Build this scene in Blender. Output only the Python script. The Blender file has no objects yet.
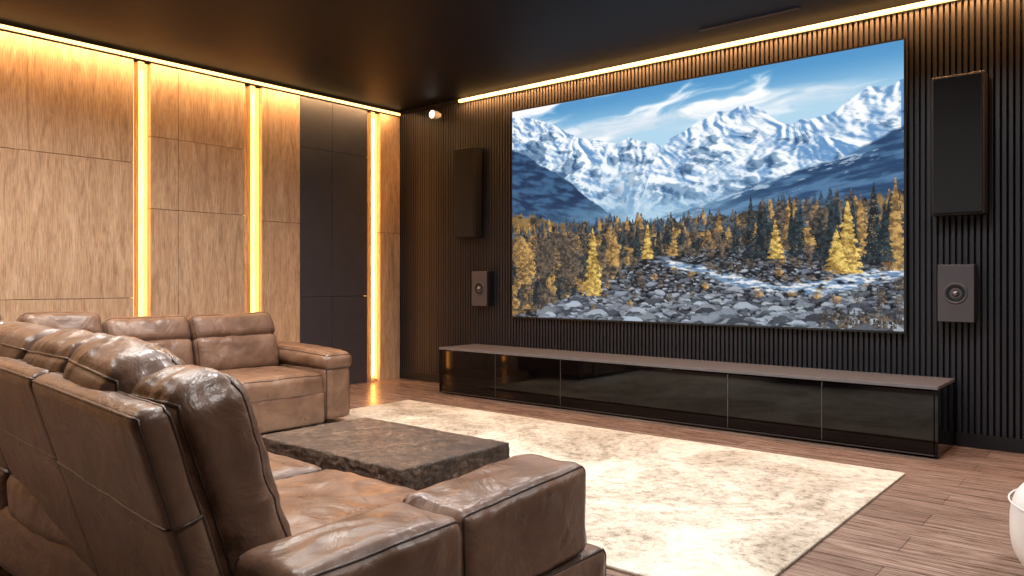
import bpy, bmesh, math, random
import numpy as np
from mathutils import Vector, Matrix, noise, Euler

random.seed(3)
rng = np.random.RandomState(7)
sc = bpy.context.scene
try:
    sc.view_settings.view_transform = 'Standard'
    sc.view_settings.look = 'None'
except Exception as e:
    print(e)

H = 3.0
XL, YF, XR, YB = -6.45, 5.76, 2.2, -2.5

# ---------------------------------------------------------------- helpers
def lin(c):
    c = c / 255.0
    return c / 12.92 if c <= 0.04045 else ((c + 0.055) / 1.055) ** 2.4
def col(r, g, b):
    return (lin(r), lin(g), lin(b), 1.0)

def link(o, parent=None):
    sc.collection.objects.link(o)
    if parent is not None:
        o.parent = parent
    return o
def empty(name, loc=(0, 0, 0)):
    e = bpy.data.objects.new(name, None)
    e.empty_display_size = 0.1
    sc.collection.objects.link(e)
    return e
def mesh_obj(name, verts, faces, mat, parent=None, smooth=False):
    me = bpy.data.meshes.new(name)
    me.from_pydata(verts, [], faces)
    me.update()
    if smooth:
        me.polygons.foreach_set('use_smooth', [True] * len(me.polygons))
    o = bpy.data.objects.new(name, me)
    if mat: me.materials.append(mat)
    return link(o, parent)
def boxes(name, lst, mat, parent=None, bevel=0.0):
    V, F = [], []
    for (x0, x1, y0, y1, z0, z1) in lst:
        b = len(V)
        V += [(x0,y0,z0),(x1,y0,z0),(x1,y1,z0),(x0,y1,z0),(x0,y0,z1),(x1,y0,z1),(x1,y1,z1),(x0,y1,z1)]
        F += [tuple(b+i for i in f) for f in ((0,3,2,1),(4,5,6,7),(0,1,5,4),(1,2,6,5),(2,3,7,6),(3,0,4,7))]
    o = mesh_obj(name, V, F, mat, parent)
    if bevel > 0:
        m = o.modifiers.new('bevel', 'BEVEL'); m.width = bevel; m.segments = 3; m.limit_method = 'ANGLE'
    return o
def lathe(name, prof, mat, center, axis='Z', seg=48, parent=None, smooth=True):
    V, F = [], []
    n = len(prof)
    for i in range(seg):
        a = 2 * math.pi * i / seg
        for (r, h) in prof:
            if axis == 'Z': v = (r*math.cos(a), r*math.sin(a), h)
            else: v = (r*math.cos(a), h, r*math.sin(a))
            V.append((v[0]+center[0], v[1]+center[1], v[2]+center[2]))
    for i in range(seg):
        j = (i+1) % seg
        for k in range(n-1):
            F.append((i*n+k, j*n+k, j*n+k+1, i*n+k+1))
    return mesh_obj(name, V, F, mat, parent, smooth)

# ---------------------------------------------------------------- materials
class NT:
    def __init__(s, name):
        s.m = bpy.data.materials.new(name); s.m.use_nodes = True
        s.t = s.m.node_tree; s.n = s.t.nodes; s.l = s.t.links
        s.b = s.n['Principled BSDF']
    def add(s, typ, **kw):
        nd = s.n.new(typ)
        for k, v in kw.items(): setattr(nd, k, v)
        return nd
    def coord(s, scale=(1,1,1), which='Object'):
        tc = s.add('ShaderNodeTexCoord'); mp = s.add('ShaderNodeMapping')
        mp.inputs['Scale'].default_value = scale
        s.l.new(tc.outputs[which], mp.inputs['Vector'])
        return mp.outputs['Vector'], mp
    def noise(s, vec, scale=5, detail=6, rough=0.6, dist=0.0):
        nd = s.add('ShaderNodeTexNoise')
        nd.inputs['Scale'].default_value = scale; nd.inputs['Detail'].default_value = detail
        nd.inputs['Roughness'].default_value = rough; nd.inputs['Distortion'].default_value = dist
        s.l.new(vec, nd.inputs['Vector'])
        return nd.outputs['Fac']
    def ramp(s, fac, stops):
        r = s.add('ShaderNodeValToRGB')
        e = r.color_ramp.elements
        while len(e) < len(stops): e.new(0.5)
        for i, (p, c) in enumerate(stops):
            e[i].position = p; e[i].color = c
        s.l.new(fac, r.inputs['Fac'])
        return r.outputs['Color']
    def mix(s, a, b, fac, mode='MIX'):
        m = s.add('ShaderNodeMix', data_type='RGBA', blend_type=mode)
        for sock, v in ((m.inputs[0], fac), (m.inputs[6], a), (m.inputs[7], b)):
            if hasattr(v, 'is_output'): s.l.new(v, sock)
            else: sock.default_value = v
        return m.outputs[2]
    def bump(s, h, strength=0.3, dist=0.01, prev=None):
        b = s.add('ShaderNodeBump')
        b.inputs['Strength'].default_value = strength; b.inputs['Distance'].default_value = dist
        s.l.new(h, b.inputs['Height'])
        if prev is not None: s.l.new(prev, b.inputs['Normal'])
        return b.outputs['Normal']

def plain(name, c, rough=0.5, metal=0.0, nz=0.15, scale=8, spec=0.5):
    t = NT(name)
    v, _ = t.coord()
    f = t.noise(v, scale)
    d = tuple(x*(1-nz) for x in c[:3]) + (1,)
    l = tuple(min(1, x*(1+nz)) for x in c[:3]) + (1,)
    t.l.new(t.ramp(f, [(0.3, d), (0.7, l)]), t.b.inputs['Base Color'])
    t.b.inputs['Roughness'].default_value = rough
    t.b.inputs['Metallic'].default_value = metal
    t.b.inputs['Specular IOR Level'].default_value = spec
    return t.m
def emis(name, c, s):
    t = NT(name)
    t.b.inputs['Base Color'].default_value = (0, 0, 0, 1)
    t.b.inputs['Emission Color'].default_value = c
    t.b.inputs['Emission Strength'].default_value = s
    return t.m

def wood_panel():
    t = NT('oak_veneer')
    v, mp = t.coord((7, 7, 0.9))
    oi = t.add('ShaderNodeObjectInfo')
    cx = t.add('ShaderNodeCombineXYZ')
    mul = t.add('ShaderNodeMath', operation='MULTIPLY'); mul.inputs[1].default_value = 37.0
    t.l.new(oi.outputs['Random'], mul.inputs[0])
    for i in range(3): t.l.new(mul.outputs[0], cx.inputs[i])
    t.l.new(cx.outputs[0], mp.inputs['Location'])
    f1 = t.noise(v, 1.4, 8, 0.68, 1.6)
    v2, _ = t.coord((120, 120, 5.5))
    f2 = t.noise(v2, 1.5, 5, 0.65, 0.5)
    c1 = t.ramp(f1, [(0.30, col(168, 132, 102)), (0.44, col(202, 164, 130)), (0.58, col(214, 178, 144)), (0.72, col(230, 196, 162))])
    c2 = t.ramp(f2, [(0.34, col(164, 150, 138)), (0.56, (1, 1, 1, 1))])
    c = t.mix(c1, c2, 0.7, 'MULTIPLY')
    t.l.new(c, t.b.inputs['Base Color'])
    t.b.inputs['Roughness'].default_value = 0.55
    t.l.new(t.bump(f2, 0.3, 0.004), t.b.inputs['Normal'])
    return t.m
def floor_mat():
    t = NT('floor_planks')
    v, _ = t.coord()
    br = t.add('ShaderNodeTexBrick')
    br.inputs['Scale'].default_value = 1.0
    br.inputs['Brick Width'].default_value = 2.1
    br.inputs['Row Height'].default_value = 0.21
    br.inputs['Mortar Size'].default_value = 0.0014
    br.inputs['Color1'].default_value = col(180, 156, 142)
    br.inputs['Color2'].default_value = col(156, 132, 119)
    br.inputs['Mortar'].default_value = col(74, 60, 55)
    br.offset = 0.37
    t.l.new(v, br.inputs['Vector'])
    v2, _ = t.coord((1.3, 30, 1))
    g = t.noise(v2, 1.8, 9, 0.75, 1.4)
    gc = t.ramp(g, [(0.34, col(100, 84, 78)), (0.46, col(180, 166, 158)), (0.54, col(224, 218, 214)), (0.64, (1, 1, 1, 1))])
    c = t.mix(br.outputs['Color'], gc, 1.0, 'MULTIPLY')
    t.l.new(c, t.b.inputs['Base Color'])
    t.b.inputs['Roughness'].default_value = 0.27
    n = t.bump(g, 0.15, 0.004)
    t.l.new(n, t.b.inputs['Normal'])
    return t.m
def leather(name, dark, mid, light):
    t = NT(name)
    v, _ = t.coord()
    a = t.noise(v, 4.5, 6, 0.65, 0.7)
    t.l.new(t.ramp(a, [(0.3, dark), (0.5, mid), (0.72, light)]), t.b.inputs['Base Color'])
    r = t.noise(v, 9, 4, 0.6)
    rr = t.ramp(r, [(0.3, (0.26,)*3 + (1,)), (0.7, (0.42,)*3 + (1,))])
    t.l.new(rr, t.b.inputs['Roughness'])
    w = t.noise(v, 6, 4, 0.55, 1.4)
    n1 = t.bump(w, 0.34, 0.025)
    vo = t.add('ShaderNodeTexVoronoi'); vo.inputs['Scale'].default_value = 220
    t.l.new(v, vo.inputs['Vector'])
    n2 = t.bump(vo.outputs['Distance'], 0.12, 0.0015, n1)
    t.l.new(n2, t.b.inputs['Normal'])
    return t.m

M_wood = wood_panel()
M_floor = floor_mat()
M_leather = leather('brown_leather', col(90, 65, 50), col(113, 85, 68), col(134, 104, 85))
M_piping = leather('leather_piping', col(54, 38, 30), col(70, 51, 41), col(86, 64, 52))
M_ceil = plain('dark_ceiling_paint', col(13, 15, 23), 0.62, spec=0.2)
M_wall = plain('dark_wall_paint', col(30, 28, 30), 0.6)
M_slat = plain('charcoal_slats', col(37, 36, 42), 0.42, nz=0.2, scale=3)
M_slatback = plain('slat_backing', col(8, 8, 11), 0.8)
M_dark = plain('dark_panel', col(60, 57, 63), 0.5, nz=0.1)
M_gap = plain('panel_gap', col(30, 20, 14), 0.7)
M_black = plain('speaker_fabric', col(12, 12, 14), 0.8, scale=60)
M_spk = plain('speaker_case', col(22, 21, 24), 0.42)
M_spkface = plain('speaker_face', col(74, 69, 72), 0.4, nz=0.05)
M_gloss = plain('glossy_black_lacquer', col(6, 5, 6), 0.04, nz=0.05, spec=0.32)
M_ctop = plain('console_top', col(104, 101, 103), 0.32, nz=0.12, scale=14)
M_plinth = plain('plinth_black', col(10, 9, 9), 0.6)
M_metal = plain('satin_metal', col(120, 118, 120), 0.3, 0.9, nz=0.05)
M_white = plain('white_upholstery', col(215, 212, 210), 0.6, nz=0.04)
M_whitep = plain('white_plastic', col(230, 228, 225), 0.4, nz=0.03)
M_led = emis('led_strip', (1.0, 0.56, 0.18, 1), 3.6)
M_ledv = emis('led_strip_channel', (1.0, 0.55, 0.14, 1), 2.1)
M_lamp = emis('lamp_diffuser', (1.0, 0.93, 0.85, 1), 6.0)

# ---------------------------------------------------------------- room
boxes('floor', [(XL-0.2, XR+0.1, YB-0.1, YF+0.2, -0.12, 0)], M_floor)
boxes('ceiling', [(XL-0.2, XR+0.1, YB-0.1, YF+0.2, H, H+0.12)], M_ceil)
boxes('wall_left', [(XL-0.2, XL-0.09, YB-0.1, YF+0.2, 0, H)], M_gap)
boxes('wall_front', [(XL-0.09, XR+0.1, YF+0.03, YF+0.2, 0, H)], M_slatback)
boxes('wall_right', [(XR, XR+0.1, YB-0.1, YF+0.03, 0, H)], M_wall)
boxes('wall_back', [(XL-0.09, XR, YB-0.1, YB, 0, H)], M_wall)

# slatted cladding
lst = []
x = XL + 0.005
while x < XR - 0.03:
    lst.append((x, x + 0.021, YF - 0.0, YF + 0.03, 0.09, H - 0.05))
    x += 0.036
boxes('wall_slat_cladding', lst, M_slat)
boxes('baseboard_front', [(-0.98, XR, YF - 0.012, YF + 0.03, 0, 0.09), (XL, -5.31, YF-0.012, YF+0.03, 0, 0.09)], M_plinth)

# wood panels on left wall
pan = empty('wood_wall_panelling')
def seamset(name, y0, y1, zs, mat):
    z = [0.0] + zs + [H - 0.075]
    for i in range(len(z) - 1):
        boxes(name + '_%d' % (i+1), [(XL-0.09, XL, y0+0.002, y1-0.002, z[i]+(0.002 if i else 0), z[i+1]-0.002)], mat, pan, 0.0015)
seamset('oak_panel_a', 1.25, 2.83, [0.95, 2.07], M_wood)
seamset('oak_panel_rear_a', -0.6, 1.10, [1.9], M_wood)
seamset('oak_panel_rear_b', -2.5, -0.75, [1.3], M_wood)
seamset('oak_panel_b', 2.97, 3.21, [1.70, 2.31], M_wood)
seamset('oak_panel_c', 3.21, 3.845, [1.70, 2.31], M_wood)
seamset('oak_panel_d', 4.02, 4.443, [1.66], M_wood)
seamset('dark_panel_a', 4.443, 4.83, [0.93, 2.42], M_dark)
seamset('dark_panel_b', 4.83, 5.289, [0.93, 2.42], M_dark)
seamset('oak_panel_e', 5.467, 5.755, [1.62], M_wood)
chan = [(2.83, 2.97), (3.845, 4.02), (5.289, 5.467), (1.10, 1.25), (-0.75, -0.6)]
for i, (a, b) in enumerate(chan):
    boxes('channel_back_%d' % (i+1), [(XL-0.09, XL-0.07, a, b, 0, H-0.075)], M_wood, pan)
    boxes('channel_rib_%d' % (i+1), [(XL-0.07, XL-0.012, (a+b)/2-0.026, (a+b)/2+0.026, 0, H-0.076)], M_wood, pan, 0.002)
    boxes('led_strip_%d' % (i+1), [(XL-0.07, XL-0.045, a+0.006, a+0.022, 0.02, H-0.08), (XL-0.07, XL-0.045, b-0.024, b-0.006, 0.02, H-0.08)], M_ledv, pan)
    L = bpy.data.lights.new('strip_glow_%d' % (i+1), 'AREA'); L.shape = 'RECTANGLE'
    L.size = 0.05; L.size_y = 2.8; L.energy = 16 if i == 2 else 8; L.color = (1.0, 0.52, 0.16)
    o = link(bpy.data.objects.new('strip_glow_%d' % (i+1), L), pan)
    o.location = (XL+0.004, (a+b)/2, 1.45); o.rotation_euler = Euler((math.pi/2, 0, math.pi/2))

cov = empty('led_cove_lighting')
boxes('cove_strip_left', [(XL+0.001, XL+0.022, -2.5, YF-0.02, H-0.06, H-0.035)], M_led, cov)
boxes('cove_strip_front', [(-5.52, XR, YF-0.03, YF-0.002, H-0.05, H-0.022)], M_led, cov)
def area(name, loc, rot, sx, sy, e, c, parent):
    L = bpy.data.lights.new(name, 'AREA'); L.shape = 'RECTANGLE'; L.size = sx; L.size_y = sy; L.energy = e; L.color = c
    o = link(bpy.data.objects.new(name, L), parent); o.location = loc; o.rotation_euler = rot
    return o
WARM = (1.0, 0.58, 0.25)
area('cove_glow_left', (XL+0.10, 1.6, H-0.03), (0, math.radians(12), 0), 0.03, 8.0, 78, WARM, cov)
area('cove_glow_front', (-1.7, YF-0.06, H-0.02), (math.radians(40), 0, 0), 7.6, 0.03, 170, (1.0, 0.46, 0.15), cov)

# ---------------------------------------------------------------- projection screen
W_, H_ = 760, 436
uu, vv = np.meshgrid(np.linspace(0, 1, W_), np.linspace(0, 1, H_))
lat = rng.rand(16, 256, 256)
def vn(x, y, s=0):
    xi = np.floor(x).astype(int); yi = np.floor(y).astype(int)
    fx = x - xi; fy = y - yi
    fx = fx*fx*(3-2*fx); fy = fy*fy*(3-2*fy)
    T = lat[s % 16]
    a = T[yi % 256, xi % 256]; b = T[yi % 256, (xi+1) % 256]
    c = T[(yi+1) % 256, xi % 256]; d = T[(yi+1) % 256, (xi+1) % 256]
    return (a*(1-fx)+b*fx)*(1-fy) + (c*(1-fx)+d*fx)*fy
def fbm(x, y, s=0, o=5, ridge=False):
    t = 0; amp = 0.5; n = 0
    for i in range(o):
        v = vn(x + 17.3*i, y + 9.1*i, s+i)
        if ridge: v = 1 - abs(2*v-1)
        t = t + v*amp; n += amp
        x = x*2.03; y = y*2.03; amp *= 0.5
    return t / n
def sm(x, a, b):
    t = np.clip((x-a)/(b-a), 0, 1); return t*t*(3-2*t)
img = np.zeros((H_, W_, 3))
def C(*c): return np.array(c, float)/255
def blend(mask, c):
    global img
    if c.ndim == 1: c = c[None, None, :]
    img = img*(1-mask[..., None]) + c*mask[..., None]
def lerp3(a, b, k): return a*(1-k[..., None]) + b*k[..., None]
def full(c): return np.broadcast_to(c, (H_, W_, 3))
# sky
img[:] = lerp3(C(78, 148, 200), C(176, 212, 234), sm(vv, 0, 0.20))
wx = (fbm(uu*5, vv*8, 1, 4)-.5)*1.6
cl = fbm(uu*4.2+3+wx, vv*13 + uu*2.6+wx, 2, 7)
cb = 0.30*np.exp(-((uu-.36)/.26)**2 - ((vv-.155)/.06)**2) + .20*np.exp(-((uu-.82)/.18)**2 - ((vv-.12)/.05)**2) + .10*np.exp(-((uu-.05)/.12)**2)
cm = sm(cl + cb, 0.46, 0.72)
blend(cm*0.96, lerp3(C(206, 222, 236), C(254, 254, 255), sm(cl, .40, .62)))
# mountains, layered massifs
def massif(xs, ys, peaks, seed, lo, hi, rough=0.03, snow=1.0, rib=4.0):
    rd = np.interp(uu, xs, ys) + (fbm(uu*34, uu*0+seed*3.3, seed, 5)-0.5)*rough
    sd = np.zeros_like(uu); W = np.zeros_like(uu)+1e-9
    wp = (fbm(uu*7, vv*7, seed+2, 4)-.5)*0.12
    hsum = np.zeros_like(uu)
    for n_, (pu, pv) in enumerate(peaks):
        dx = uu-pu+wp*.6
        w = np.exp(-np.abs(dx)/.03)
        a_ = dx/(np.abs(vv-pv)+0.08)
        hp = fbm(a_*rib + wp*9 + seed + n_*5, np.hypot(dx, vv-pv)*7 + wp*9, seed+4, 6, True)
        hsum += hp*w; sd += dx*w; W += w
    hsum /= W; sd /= W
    h = hsum*0.5 + fbm(uu*9+vv*7, vv*10-uu*5, seed+1, 7, True)*0.5
    def grad(k): return (np.roll(h, -k, 1) - np.roll(h, k, 1)), (np.roll(h, -k, 0) - np.roll(h, k, 0))
    gx, gy = grad(4); fx_, fy_ = grad(1)
    sh = sm(gx*4.0 - gy*1.8 + fx_*5.0 - fy_*2.2 - np.clip(sd, -.08, .08)*4.5 + .12, -0.60, 0.55)
    dep = np.clip((vv-rd)/0.40, 0, 1)
    sn = lerp3(C(100, 146, 194), C(248, 251, 254), sh)
    rc = lerp3(C(44, 76, 112), C(118, 152, 184), sh)
    rk_ = sm((1-h)*1.0 + fbm(uu*30, vv*44, seed+5, 5)*0.65 + dep*0.40 - (snow-1), 0.83, 0.93)
    c = lerp3(sn, rc, rk_*0.85)
    c = lerp3(c, full(C(132, 176, 210)), sm(vv, lo, hi)*0.45)
    blend(sm(vv-rd, -0.0025, 0.003), c)
massif([0, .70, .753, .796, .83, .858, .898, .936, .97, 1], [.9, .35, .25, .233, .230, .222, .171, .139, .150, .137], [(.80, .22), (.94, .12), (1.02, .13)], 3, .35, .6, .03, 1.05)
massif([0, .04, .08, .1125, .162, .2, .227, .28, .349, .38, .42, .46, .52, 1], [.03, .035, .055, .07, .115, .155, .174, .2, .221, .205, .231, .25, .33, .9], [(.01, .02), (.09, .05), (.23, .16), (.38, .19), (.45, .2)], 1, .30, .58, .025, 1.04)
massif([0, .38, .42, .453, .475, .49, .515, .566, .603, .63, .663, .709, .73, .753, .80, .86, .95, 1], [.9, .56, .44, .30, .255, .235, .213, .18, .148, .155, .14, .155, .19, .223, .26, .30, .38, .42], [(.50, .2), (.605, .13), (.70, .13), (.79, .24)], 6, .36, .60, .022, 1.04)
# glacier tongue
gm = np.exp(-((uu-.36-(vv-.4)*.45)/(.045+.02*vv))**2)*sm(vv, .26, .36)*(1-sm(vv, .5, .56))
gt = fbm(uu*60, vv*26+uu*20, 5, 5)
blend(gm*0.6, lerp3(C(120, 166, 204), C(236, 243, 250), sm(gt, .35, .6)))
# left dark slope
ls = np.interp(uu, [0, .1125, .227, .32, .37, 1], [.185, .28, .41, .525, .6, .6]) + (fbm(uu*30, uu*0+8, 3, 4)-.5)*0.03
tex = fbm(uu*36-vv*30, vv*54, 6, 6)
blend(sm(vv-ls, -0.004, 0.006)*(uu < .38), lerp3(C(28, 54, 86), C(62, 100, 138), sm(tex, .3, .7)))
# right dark slope
rs = np.interp(uu, [0, .44, .475, .566, .663, .753, .838, .917, 1], [.7, .7, .55, .516, .476, .434, .40, .36, .30]) + (fbm(uu*26, uu*0+12, 7, 4)-.5)*0.04
tex = fbm(uu*28 + vv*40, vv*50, 8, 6)
c = lerp3(C(36, 66, 102), C(80, 118, 156), sm(tex, .3, .7))
snow2 = sm(fbm(uu*40+vv*60, vv*60, 9, 5) - (vv-rs)*3.4, 0.50, 0.60)*0.7
c = lerp3(c, full(C(200, 218, 234)), snow2)
blend(sm(vv-rs, -0.004, 0.010)*(uu > .43), c)
blend(np.exp(-((uu-.44)/.26)**2 - ((vv-.54)/.05)**2)*0.55, C(150, 190, 216))
# forest base
ft = np.interp(uu, [0, .1, .2, .35, .5, .6, .7, .8, .9, 1], [.50, .52, .565, .58, .575, .57, .56, .55, .54, .52]) + (fbm(uu*90, uu*0+2, 10, 3)-.5)*0.05
tex = fbm(uu*70, vv*54, 11, 4); t2 = fbm(uu*24, vv*28, 12, 4)
c = lerp3(C(24, 28, 32), C(104, 92, 74), sm(tex, .25, .75))
c = lerp3(c, full(C(176, 134, 74)), sm(t2, 0.5, 0.66)*0.6)
blend(sm(vv-ft, -0.003, 0.004), c)
def tree(u0, vb, h, w, ca, cb, soft=0.0):
    vt = vb-h
    i0 = max(0, int((u0-w)*W_)); i1 = min(W_, int((u0+w)*W_)+2)
    j0 = max(0, int(vt*H_)); j1 = min(H_, int(vb*H_)+1)
    if i1 <= i0 or j1 <= j0: return
    U = uu[j0:j1, i0:i1]; V = vv[j0:j1, i0:i1]
    t = (V-vt)/h
    zig = 0.62 + 0.38*np.abs(((t*9 + u0*31) % 1.0))
    rn = rng.rand(*U.shape)
    n2 = fbm(U*130, V*110, int(u0*97) % 12, 3)
    ww = w*(t**0.85)*zig*(0.55+0.9*n2)
    if soft: ww = w*np.sin(np.clip(t, 0, 1)*math.pi*.86+.15)**.6*(0.45+1.0*n2)
    m = (np.abs(U-u0) < ww+0.0006) & (rn > (0.10 + .25*soft))
    k = np.clip(sm(n2, .25, .75)*0.8 + 0.30*(U-u0)/w + .25*(rn-.5), 0, 1)[..., None]
    cc = np.array(ca)*(1-k) + np.array(cb)*k
    sub = img[j0:j1, i0:i1]
    sub[m] = cc[m]
OR = (C(104, 80, 50), C(214, 172, 102)); DK = (C(14, 24, 32), C(52, 70, 76)); BR = (C(42, 40, 42), C(126, 110, 92)); YE = (C(136, 106, 46), C(250, 216, 122)); BL = (C(36, 52, 68), C(86, 106, 120))
for i in range(700):
    u = rng.rand(); r = rng.rand()
    q0 = rng.rand()
    vb = 0.595 + 0.13*q0
    h = (0.030 + 0.045*rng.rand())*(1 + 0.6*(u > .7))
    if q0 < .35: tree(u, vb, h, h*0.16, *(OR if r < .2 else BL if r < .6 else BR))
    else: tree(u, vb, h, h*0.2, *(OR if r < .26 else DK if r < .62 else BR), soft=.5 if r > .5 else 0)
for i in range(22):
    u = .70 + .30*rng.rand()
    tree(u, .70+.03*rng.rand(), .12+.07*rng.rand(), .012+.005*rng.rand(), *(DK if rng.rand() < .82 else OR))
# rocks field
def rtop(u): return np.interp(u, [0, .12, .22, .3, .4, .6, .8, 1], [1.0, .95, .86, .8, .735, .69, .71, .75])
tex = fbm(uu*90, vv*110, 13, 5)
blend(sm(vv-rtop(uu)-(fbm(uu*40, vv*30, 9, 3)-.5)*.05, -0.008, 0.008), lerp3(C(16, 20, 26), C(112, 118, 126), sm(tex, .38, .74)))
def rivv(u): return .795 + .05*np.sin(u*9+1.0) + .06*(u-.6)
rk = []
for i in range(3400):
    v = .69 + .34*rng.rand()**0.75; u = .1 + .92*rng.rand()
    rk.append((v, u))
rk.sort()
for v, u in rk:
    if v < rtop(u)+.005: continue
    near = (v-.68)/.32
    s = (0.0020 + 0.013*near**1.5)*(0.4+0.8*rng.rand())*(2.0 if rng.rand() < .06 else 1)
    inriv = abs(v-rivv(u)) < .010+.016*u*near+.006 and u > .42
    if inriv and rng.rand() < .85: continue
    rw = s*1.2; rh = s*1.35
    i0 = max(0, int((u-rw)*W_)); i1 = min(W_, int((u+rw)*W_)+2); j0 = max(0, int((v-rh)*H_)); j1 = min(H_, int((v+rh)*H_)+2)
    U = (uu[j0:j1, i0:i1]-u)/rw; V = (vv[j0:j1, i0:i1]-v)/rh
    if U.size == 0: continue
    a_ = rng.rand()*6.28
    ang = np.arctan2(V, U)
    wob = 1 + .18*np.sin(3*ang+a_) + .10*np.sin(5*ang+a_*2)
    rad2 = (U*U + V*V)/wob
    m = rad2 < 1
    tone = rng.rand()**1.2
    fac = sm(-V*1.1 + 0.5*U*math.cos(a_) + 0.05 - .3*rad2, -.30, .50)
    k = np.clip(fac*(.25+.70*tone) + 0.16*(rng.rand(*U.shape)-.5), 0, 1)[..., None]
    tint = rng.rand()
    cc = C(12, 16, 24)*(1-k) + (C(180, 192, 208)*(1-tint*.4) + C(164, 162, 156)*tint*.4)*k
    img[j0:j1, i0:i1][m] = cc[m]
for i in range(160):
    u = .25+.75*rng.rand(); v = rtop(u)+.20*rng.rand()**2.5
    tree(u, v, .02+.02*rng.rand(), .006+.006*rng.rand(), *(BR if rng.rand() < .7 else OR), soft=.9)
d_ = np.abs(vv-rivv(uu) - (fbm(uu*30, vv*40, 3, 4)-.5)*.03)
riv = (1-sm(d_, .004+.012*uu, .012+.022*uu))*sm(uu, .42, .5)*sm(fbm(uu*50, vv*90, 8, 4), .30, .46)
blend(riv*0.9, lerp3(C(112, 146, 184), C(240, 245, 250), sm(fbm(uu*60, vv*160, 4, 4), .4, .62)))
for i in range(760):
    u = .34*rng.rand()**1.1; v = .64 + .30*rng.rand()
    if v > .99 - u*.6: continue
    h = .03+.05*rng.rand(); r = rng.rand()
    tree(u, v+.03, h, .008+.012*rng.rand(), *(OR if r < .20 else BR if r < .66 else DK), soft=.8)
tree(.10, .80, .20, .040, *BR, soft=.9); tree(.16, .80, .20, .05, *BR, soft=.9); tree(.20, .77, .16, .04, *BR, soft=.9)
tree(.05, .84, .2, .034, *OR, soft=.6); tree(.03, .76, .14, .03, *OR, soft=.6); tree(.27, .89, .30, .036, *YE); tree(.335, .76, .17, .018, *OR)
tree(.43, .73, .15, .018, *YE); tree(.50, .72, .12, .015, *OR); tree(.40, .72, .13, .015, *DK); tree(.46, .72, .12, .013, *DK)
tree(.655, .72, .12, .014, *DK); tree(.69, .74, .24, .020, *DK); tree(.712, .74, .22, .018, *DK); tree(.745, .74, .15, .018, *YE); tree(.79, .73, .17, .018, *DK); tree(.84, .75, .15, .02, *DK)
tree(.86, .77, .2, .02, *DK); tree(.895, .80, .26, .032, *YE); tree(.873, .79, .15, .026, *YE); tree(.945, .76, .28, .024, *DK); tree(.985, .79, .32, .026, *OR); tree(.965, .76, .2, .02, *DK)
for i in range(60):
    u = .84+.16*rng.rand(); tree(u, 1.0-.05*rng.rand(), .03, .004, *BR)
img = np.clip(img, 0, 1)
l = np.where(img <= 0.04045, img/12.92, ((img+0.055)/1.055)**2.4)
SX0, SX1, SZ0, SZ1, SY = -4.775, -1.287, 0.745, 2.74, YF-0.045
scr = empty('projection_screen')
me = bpy.data.meshes.new('picture')
X = SX0 + (SX1-SX0)*uu; Z = SZ1 - (SZ1-SZ0)*vv
co = np.stack([X, np.full_like(X, SY), Z], -1).reshape(-1, 3)
idx = np.arange(W_*H_).reshape(H_, W_)
q = np.stack([idx[:-1, :-1], idx[1:, :-1], idx[1:, 1:], idx[:-1, 1:]], -1).reshape(-1, 4)
me.vertices.add(len(co)); me.vertices.foreach_set('co', co.ravel())
me.loops.add(q.size); me.loops.foreach_set('vertex_index', q.ravel().astype(np.int32))
me.polygons.add(len(q)); me.polygons.foreach_set('loop_start', np.arange(0, q.size, 4, dtype=np.int32))
try: me.polygons.foreach_set('loop_total', np.full(len(q), 4, dtype=np.int32))
except Exception: pass
me.update(calc_edges=True); me.validate()
ca = me.color_attributes.new('landscape', 'FLOAT_COLOR', 'POINT')
ca.data.foreach_set('color', np.concatenate([l.reshape(-1, 3), np.ones((W_*H_, 1))], 1).ravel())
t = NT('screen_picture')
at = t.add('ShaderNodeAttribute'); at.attribute_name = 'landscape'
t.b.inputs['Base Color'].default_value = (0.01, 0.01, 0.01, 1)
t.b.inputs['Roughness'].default_value = 0.6
t.b.inputs['Specular IOR Level'].default_value = 0.1
t.l.new(at.outputs['Color'], t.b.inputs['Emission Color'])
t.b.inputs['Emission Strength'].default_value = 1.05
me.materials.append(t.m)
link(bpy.data.objects.new('picture', me), scr)
boxes('frame', [(SX0-0.015, SX1+0.015, SY+0.002, YF-0.001, SZ0-0.015, SZ1+0.015)], M_plinth, scr)

# ---------------------------------------------------------------- speakers
YW = YF-0.001
def tall_speaker(x0, x1, z0, z1):
    e = empty('wall_speaker')
    boxes('cabinet', [(x0, x1, YW-0.12, YW, z0, z1)], M_spk, e, 0.006)
    boxes('grille', [(x0+0.012, x1-0.012, YW-0.135, YW-0.12, z0+0.012, z1-0.012)], M_black, e, 0.005)
tall_speaker(-5.49, -5.20, 1.53, 2.45)
tall_speaker(-1.105, -0.80, 1.52, 2.43)
def small_speaker(x0, x1, z0, z1):
    e = empty('bookshelf_speaker')
    boxes('cabinet', [(x0, x1, YW-0.09, YW, z0, z1)], M_spk, e, 0.006)
    boxes('front_baffle', [(x0+0.004, x1-0.004, YW-0.098, YW-0.09, z0+0.004, z1-0.004)], M_spkface, e, 0.003)
    cx = (x0+x1)/2; cz = z0 + (z1-z0)*0.50
    y = YW-0.098
    lathe('driver_surround', [(0.070, 0.0), (0.068, -0.006), (0.062, -0.008), (0.056, -0.003)], M_spkface, (cx, y, cz), 'Y', 40, e)
    lathe('driver_cone', [(0.056, -0.003), (0.050, -0.006), (0.044, -0.001), (0.022, 0.004), (0.018, -0.008), (0.010, -0.014), (0.0, -0.016)], M_black, (cx, y-0.001, cz), 'Y', 40, e)
    lathe('dust_cap', [(0.018, -0.010), (0.012, -0.016), (0, -0.019)], M_metal, (cx, y-0.001, cz), 'Y', 24, e)
small_speaker(-5.27, -5.06, 0.835, 1.19)
small_speaker(-1.075, -0.86, 0.82, 1.20)

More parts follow.
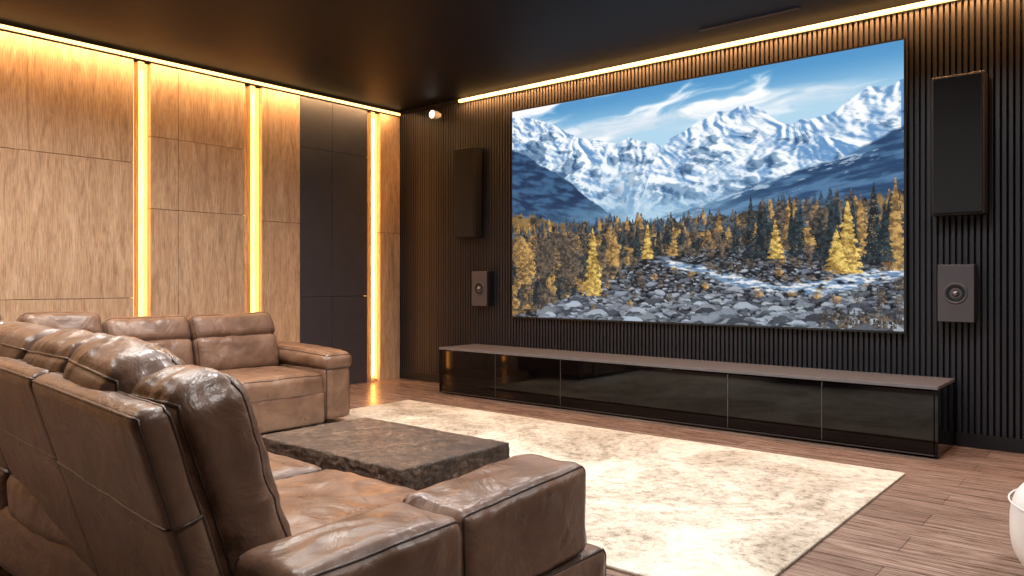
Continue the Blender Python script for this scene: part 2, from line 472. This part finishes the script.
# ---------------------------------------------------------------- media console
con = empty('media_console')
cx0, cx1, cy0, cy1, ch = -5.29, -0.985, 5.225, YF-0.015, 0.447
boxes('top_slab', [(cx0, cx1, cy0-0.005, cy1, ch-0.022, ch)], M_ctop, con, 0.003)
boxes('carcass', [(cx0+0.004, cx1-0.004, cy0+0.03, cy1-0.002, 0.02, ch-0.022)], M_gloss, con)
boxes('plinth', [(cx0+0.03, cx1-0.03, cy0+0.05, cy1-0.02, 0.0, 0.02)], M_plinth, con)
boxes('end_panels', [(cx0, cx0+0.02, cy0, cy1, 0.012, ch-0.022), (cx1-0.02, cx1, cy0, cy1, 0.012, ch-0.022)], M_gloss, con, 0.002)
ds = [cx0+0.022, -4.57, -3.836, -2.339, -1.677, cx1-0.022]
for i in range(5):
    boxes('drawer_%d' % (i+1), [(ds[i]+0.003, ds[i+1]-0.003, cy0+0.004, cy0+0.028, 0.03, ch-0.030)], M_gloss, con, 0.002)
boxes('edge_trims', [(d-0.002, d+0.002, cy0+0.003, cy0+0.028, 0.03, ch-0.03) for d in ds[1:-1]] + [(cx0+0.02, cx1-0.02, cy0+0.002, cy0+0.02, 0.018, 0.024)], M_metal, con)

# ---------------------------------------------------------------- rug
t = NT('distressed_rug')
v, _ = t.coord()
a = t.noise(v, 1.3, 12, 0.72, 0.8)
b = t.noise(v, 22, 8, 0.8, 0.4)
ca_ = t.ramp(a, [(0.38, col(166, 152, 134)), (0.47, col(192, 180, 163)), (0.55, col(214, 204, 188)), (0.66, col(222, 213, 198))])
cb_ = t.ramp(b, [(0.38, col(156, 144, 132)), (0.52, (1, 1, 1, 1))])
msk = t.ramp(a, [(0.42, (0.9, 0.9, 0.9, 1)), (0.60, (0.4, 0.4, 0.4, 1))])
t.l.new(t.mix(ca_, cb_, msk, 'MULTIPLY'), t.b.inputs['Base Color'])
t.b.inputs['Roughness'].default_value = 0.9
f = t.noise(v, 300, 2, 0.5)
t.l.new(t.bump(b, 0.4, 0.006, t.bump(f, 0.4, 0.003)), t.b.inputs['Normal'])
boxes('area_rug', [(-5.15, -1.05, 2.45, 4.70, 0.0005, 0.014)], t.m, None, 0.005)

# ---------------------------------------------------------------- soft forms
def deform(p, half, r, bulge, amp, off, fr):
    q_ = Vector((p[0]*half[0], p[1]*half[1], p[2]*half[2]))
    inn = Vector([max(-(half[i]-r), min(half[i]-r, q_[i])) for i in range(3)])
    n = (q_-inn)
    n = n.normalized() if n.length > 1e-9 else Vector((0, 0, 1))
    pos = inn + n*r
    for i in range(3):
        if abs(p[i]) > 0.9999:
            w = 1.0
            for j in range(3):
                if j != i: w *= max(0.0, 1-p[j]*p[j])**0.55
            pos[i] += math.copysign(1, p[i])*bulge[i]*w
    if amp > 0:
        s = pos*fr + off
        warp = noise.noise_vector(s*0.7)*0.9
        a1 = 1-abs(noise.noise(s*1.4+warp)*2.2)
        a2 = noise.noise(s*0.8)
        a3 = 1-abs(noise.noise(s*3.3+warp*1.5)*2.2)
        pos += n*amp*(a2*0.9 + (a1-0.55)*0.6 + (a3-0.55)*0.20)
    return pos
def cushion(name, parent, c, size, r=0.05, bulge=(0, 0, 0), rot=(0, 0, 0), amp=0.006, fr=6.0, step=0.022, pipe=None, mat=None, pr=0.004, seams=()):
    half = [s/2 for s in size]
    off = Vector((random.random()*50, random.random()*50, random.random()*50))
    N = [max(6, int(size[i]/step)) for i in range(3)]
    def par(i, n): return -1 + 2*i/n
    V, F, D = [], [], {}
    def vid(p):
        k = (round(p[0], 5), round(p[1], 5), round(p[2], 5))
        if k not in D:
            D[k] = len(V); V.append(tuple(deform(p, half, r, bulge, amp, off, fr)))
        return D[k]
    for ax in range(3):
        i1, i2 = (ax+1) % 3, (ax+2) % 3
        for sgn in (-1, 1):
            for i in range(N[i1]):
                for j in range(N[i2]):
                    ids = []
                    for (di, dj) in ((0, 0), (1, 0), (1, 1), (0, 1)):
                        p = [0, 0, 0]; p[ax] = sgn; p[i1] = par(i+di, N[i1]); p[i2] = par(j+dj, N[i2])
                        ids.append(vid(p))
                    F.append(tuple(ids if sgn > 0 else ids[::-1]))
    c = Vector(c)
    o = mesh_obj(name, V, F, mat or M_leather, parent, True)
    o.location = c; o.rotation_euler = rot
    paths = []
    if pipe is not None:
        i1, i2 = (pipe+1) % 3, (pipe+2) % 3
        for sgn in (-1, 1):
            pts = []
            n = 30
            for (a, b_, fa, fb) in ((-1, -1, 1, 0), (1, -1, 0, 1), (1, 1, -1, 0), (-1, 1, 0, -1)):
                for k in range(n):
                    p = [0, 0, 0]; p[pipe] = sgn; p[i1] = a + fa*2*k/n; p[i2] = b_ + fb*2*k/n
                    pts.append(p)
            paths.append(pts)
    for (ax, val) in seams:
        i1, i2 = (ax+1) % 3, (ax+2) % 3
        pts = []; n = 30
        for (a, b_, fa, fb) in ((-1, -1, 1, 0), (1, -1, 0, 1), (1, 1, -1, 0), (-1, 1, 0, -1)):
            for k in range(n):
                p = [0, 0, 0]; p[ax] = val; p[i1] = a + fa*2*k/n; p[i2] = b_ + fb*2*k/n
                pts.append(p)
        paths.append(pts)
    if paths:
        cu = bpy.data.curves.new(name+'_piping', 'CURVE'); cu.dimensions = '3D'
        cu.bevel_depth = pr; cu.bevel_resolution = 2
        for pts in paths:
            sp = cu.splines.new('POLY'); sp.points.add(len(pts)-1)
            for k, p in enumerate(pts):
                w = deform(p, half, r, bulge, amp, off, fr)
                sp.points[k].co = (w.x, w.y, w.z, 1)
            sp.use_cyclic_u = True
        cu.materials.append(M_piping)
        po = link(bpy.data.objects.new(name+'_piping', cu), parent)
        po.location = c; po.rotation_euler = rot
    return o

sofa = empty('sectional_sofa')
rad = math.radians
# ---- near leg (faces +Y)
cushion('base_near', sofa, (-3.44, 1.25, 0.19), (4.1, 0.70, 0.24), 0.03, amp=0.003, step=0.04)
ws = [(-1.42, -2.24), (-2.24, -3.06), (-3.06, -3.88), (-3.88, -4.70)]
yo = [0.035, 0.12, 0.16, 0.16]; rz = [-6, -5, 0, 0]
for i, (b, a) in enumerate(ws):
    cx = (a+b)/2; w = b-a
    cushion('seat_near_%d' % (i+1), sofa, (cx, 1.28, 0.345), (w-0.005, 0.76, 0.17), 0.04, (0.0, 0.01, 0.025), amp=0.008, fr=5, step=0.016 if i < 2 else 0.03, pipe=2)
    cushion('back_shell_%d' % (i+1), sofa, (cx-0.0, 0.79+yo[i], 0.455), (w+0.004, 0.075, 0.82), 0.03, (0, 0.004, 0), (rad(17), 0, rad(rz[i])), amp=0.003, fr=4, step=0.020, pipe=1, pr=0.004, seams=((2, 0.42),) if i < 3 else ())
bc = [(-1.43, -1.70), (-1.69, -2.14), (-2.12, -2.62), (-2.60, -3.20), (-3.2, -3.85), (-3.85, -4.60)]
yc = [0.0, 0.045, 0.11, 0.15, 0.16, 0.16]
for i, (b, a) in enumerate(bc):
    cx = (a+b)/2; w = b-a
    h = 0.47 if i == 0 else 0.53
    th = 0.165 if i == 0 else 0.19
    cushion('back_cushion_near_%d' % (i+1), sofa, (cx, (0.85 if i == 0 else 0.835)+yc[i], 0.66 if i == 0 else 0.675), (w, th, h), 0.06 if i == 0 else 0.075, (0.012, 0.022, 0.012), (rad(18), rad([0, 2.5, -1, 1, 0, 0][i]), rad([-1, -7, -5, -2, 0, 0][i])), amp=0.010 if i == 0 else .008, fr=6, step=0.013 if i < 3 else 0.03, pipe=1, seams=((2, 0.5),) if i in (1, 2, 3) else ())
# end arm
cushion('end_arm_rear', sofa, (-1.295, 1.03, 0.455), (0.225, 0.45, 0.20), 0.035, (0.008, 0, 0.010), (rad(1.5), 0, 0), amp=0.006, fr=6, step=0.012, pipe=0)
cushion('end_arm_front', sofa, (-1.295, 1.50, 0.455), (0.225, 0.50, 0.25), 0.035, (0.012, 0.008, 0.010), (rad(3), 0, 0), amp=0.007, fr=6, step=0.012, pipe=0)
cushion('end_arm_base', sofa, (-1.295, 1.31, 0.20), (0.235, 1.06, 0.28), 0.035, (0.008, 0.015, 0), amp=0.005, fr=6, step=0.02, pipe=0)
# ---- left leg (faces +X)
cushion('base_left', sofa, (-5.2, 2.13, 0.19), (0.98, 2.70, 0.24), 0.03, amp=0.003, step=0.04)
cushion('corner_seat', sofa, (-5.07, 1.29, 0.345), (0.74, 0.74, 0.17), 0.045, (0, 0, 0.02), amp=0.008, step=0.03, pipe=2)
for i, (a, b) in enumerate([(1.66, 2.16), (2.16, 2.76), (2.76, 3.45)]):
    cy = (a+b)/2; w = b-a
    cushion('seat_left_%d' % (i+1), sofa, (-5.03, cy, 0.325), (0.70, w-0.005, 0.17), 0.045, (0.015, 0, 0.025), amp=0.009, fr=5, step=0.022, pipe=2)
    cushion('seat_skirt_left_%d' % (i+1), sofa, (-4.72, cy, 0.155), (0.07, w-0.005, 0.24), 0.025, (0.01, 0, 0), amp=0.005, fr=6, step=0.022, pipe=0)
    cushion('lumbar_left_%d' % (i+1), sofa, (-5.36, cy, 0.53), (0.19, w-0.01, 0.30), 0.06, (0.03, 0, 0), (0, rad(-12), 0), amp=0.010, fr=5, step=0.02, pipe=0)
    cushion('headrest_left_%d' % (i+1), sofa, (-5.41, cy, 0.725+(0.05 if i == 0 else 0)), (0.17, w-0.01, 0.21), 0.06, (0.025, 0, 0.01), (0, rad(-24), 0), amp=0.010, fr=5, step=0.02, pipe=0)
cushion('back_shell_left', sofa, (-5.60, 2.10, 0.42), (0.10, 2.72, 0.72), 0.035, amp=0.004, rot=(0, rad(-10), 0), step=0.04, pipe=0)
cushion('corner_back', sofa, (-5.40, 1.15, 0.68), (0.22, 0.85, 0.52), 0.08, (0.03, 0, 0.01), (0, rad(-14), 0), amp=0.010, step=0.03, pipe=0)
cushion('corner_shell', sofa, (-5.20, 0.95, 0.455), (0.98, 0.075, 0.82), 0.03, (0, 0, 0), (rad(17), 0, 0), amp=0.003, step=0.04)
cushion('far_arm_base', sofa, (-5.14, 3.575, 0.25), (0.90, 0.235, 0.40), 0.045, (0.015, 0.015, 0), amp=0.006, step=0.02, pipe=1)
cushion('far_arm_pad', sofa, (-5.13, 3.575, 0.50), (0.92, 0.265, 0.13), 0.055, (0.01, 0.01, 0.02), (0, rad(2), 0), amp=0.007, step=0.02, pipe=2)
boxes('feet', [(x-0.03, x+0.03, y-0.03, y+0.03, 0, 0.075) for (x, y) in [(-1.30, 0.9), (-1.30, 1.72), (-2.6, 1.5), (-3.9, 1.5), (-5.5, 1.0), (-5.5, 3.5), (-4.82, 3.5), (-4.82, 2.3), (-2.6, 1.05), (-3.9, 1.05)]], M_plinth, sofa)

# ---------------------------------------------------------------- coffee table
tab = empty('stone_coffee_table')
t = NT('rough_stone')
v, _ = t.coord()
a = t.noise(v, 11, 12, 0.82, 1.0)
b = t.noise(v, 55, 6, 0.75, 0.6)
c1 = t.ramp(a, [(0.36, col(38, 27, 21)), (0.47, col(82, 63, 50)), (0.56, col(112, 88, 70)), (0.66, col(172, 144, 116))])
c2 = t.ramp(b, [(0.38, col(84, 72, 64)), (0.56, (1, 1, 1, 1))])
t.l.new(t.mix(c1, c2, 0.9, 'MULTIPLY'), t.b.inputs['Base Color'])
t.b.inputs['Roughness'].default_value = 0.42
t.l.new(t.bump(b, 0.6, 0.010, t.bump(a, 0.7, 0.02)), t.b.inputs['Normal'])
M_stone = t.m
tx0, tx1, ty0, ty1, tz0, tz1 = -3.21, -2.20, 1.97, 2.62, 0.27, 0.365
V, F, D = [], [], {}
N = (110, 70, 12)
def tv(p):
    k = (round(p[0], 5), round(p[1], 5), round(p[2], 5))
    if k in D: return D[k]
    hx_, hy_, hz_ = (tx1-tx0)/2, (ty1-ty0)/2, (tz1-tz0)/2
    r = 0.010
    q_ = Vector((p[0]*hx_, p[1]*hy_, p[2]*hz_)); hh = (hx_, hy_, hz_)
    inn = Vector([max(-(hh[i]-r), min(hh[i]-r, q_[i])) for i in range(3)])
    n = (q_-inn).normalized(); pos = inn+n*r
    side = max(abs(n.x), abs(n.y))
    f1 = noise.fractal(pos*9+Vector((3, 1, 7)), 0.9, 2.1, 5)
    f2 = noise.fractal(Vector((pos.x*22, pos.y*22, pos.z*70)), 0.9, 2.1, 4)
    pos += n*(side*(0.005*f1 + 0.006*f2) + (1-side)*0.0015*f1)
    D[k] = len(V); V.append((pos.x, pos.y, pos.z)); return D[k]
for ax in range(3):
    i1, i2 = (ax+1) % 3, (ax+2) % 3
    for sgn in (-1, 1):
        for i in range(N[i1]):
            for j in range(N[i2]):
                ids = []
                for (di, dj) in ((0, 0), (1, 0), (1, 1), (0, 1)):
                    p = [0, 0, 0]; p[ax] = sgn; p[i1] = -1+2*(i+di)/N[i1]; p[i2] = -1+2*(j+dj)/N[i2]
                    ids.append(tv(p))
                F.append(tuple(ids if sgn > 0 else ids[::-1]))
o = mesh_obj('slab', V, F, M_stone, tab, True)
o.location = ((tx0+tx1)/2, (ty0+ty1)/2, (tz0+tz1)/2)
boxes('base_block', [(-3.02, -2.38, 2.12, 2.48, 0.0, 0.275)], M_stone, tab, 0.01)

# ---------------------------------------------------------------- white pouf
cushp = []
for i in range(0, 33):
    a = -math.pi/2 + math.pi*i/32
    ca2, sa = math.cos(a), math.sin(a)
    rr = 0.37*(abs(ca2)**0.55); zz = 0.205 + 0.20*math.copysign(abs(sa)**0.7, sa)
    cushp.append((rr, zz))
pouf = empty('white_pouf')
px_, py_ = -0.025, 3.35
lathe('body', cushp, M_white, (px_, py_, 0.005), 'Z', 64, pouf)
lathe('seam_piping', [(0.372+0.003*math.cos(k*math.pi/4), 0.30+0.003*math.sin(k*math.pi/4)) for k in range(9)], M_white, (px_, py_, 0), 'Z', 64, pouf)

# ---------------------------------------------------------------- small fittings
sp = empty('wall_spotlight')
boxes('mount', [(-5.84, -5.80, YW-0.03, YW, 2.84, 2.88)], M_whitep, sp, 0.004)
lathe('head', [(0.0, 0.0), (0.035, 0.0), (0.042, -0.02), (0.048, -0.09), (0.044, -0.095), (0.038, -0.085)], M_whitep, (-5.82, YW-0.03, 2.855), 'Y', 32, sp)
lathe('lens', [(0.0, -0.086), (0.040, -0.086)], M_lamp, (-5.82, YW-0.03, 2.855), 'Y', 32, sp)
boxes('ceiling_air_vent', [(-2.62, -1.87, 5.355, 5.362, H-0.006, H), (-2.62, -1.87, 5.378, 5.385, H-0.006, H), (-2.62, -2.613, 5.355, 5.385, H-0.006, H), (-1.877, -1.87, 5.355, 5.385, H-0.006, H), (-2.62, -1.87, 5.362, 5.378, H-0.002, H)], M_spkface)

def fill_lamp(x, y, e, c=(1.0, 0.96, 0.93), size=0.22, spread=150):  # added fill lamp above the view, given an invented ring and diffuser
    p = empty('added_fill_lamp')
    lathe('trim_ring', [(0.085, 0), (0.085, -0.006), (0.068, -0.010), (0.062, -0.002)], M_whitep, (x, y, H), 'Z', 32, p)
    lathe('diffuser', [(0.0, -0.003), (0.062, -0.003)], M_lamp, (x, y, H), 'Z', 32, p)
    L = bpy.data.lights.new('lamp', 'AREA'); L.shape = 'DISK'; L.size = size; L.energy = e; L.color = c
    L.spread = math.radians(spread)
    o = link(bpy.data.objects.new('lamp', L), p); o.location = (x, y, H-0.02)
fill_lamp(-2.3, 3.3, 28); fill_lamp(-1.2, 4.0, 32, (.94, .97, 1.0)); fill_lamp(-3.6, 3.3, 25)
fill_lamp(-1.9, 1.6, 34); fill_lamp(-3.3, 1.4, 32); fill_lamp(-4.9, 1.6, 42, (1, .93, .85)); fill_lamp(-4.4, 2.9, 38, (1, .93, .85))
fill_lamp(0.6, 3.4, 34, (.92, .96, 1.0)); fill_lamp(-0.2, 1.0, 20); fill_lamp(-4.8, 0.0, 32)

# ---------------------------------------------------------------- camera
cam = bpy.data.cameras.new('camera')
cam.sensor_width = 36; cam.lens = 36*762/1024; cam.shift_y = -7/1024; cam.clip_start = 0.02
co_ = bpy.data.objects.new('camera', cam); sc.collection.objects.link(co_)
co_.location = (0, 0, 1.09)
co_.rotation_euler = (math.pi/2, 0, math.radians(39.9))
sc.camera = co_
w = bpy.data.worlds.new('world'); sc.world = w; w.use_nodes = True
w.node_tree.nodes['Background'].inputs[0].default_value = (0.02, 0.022, 0.03, 1)
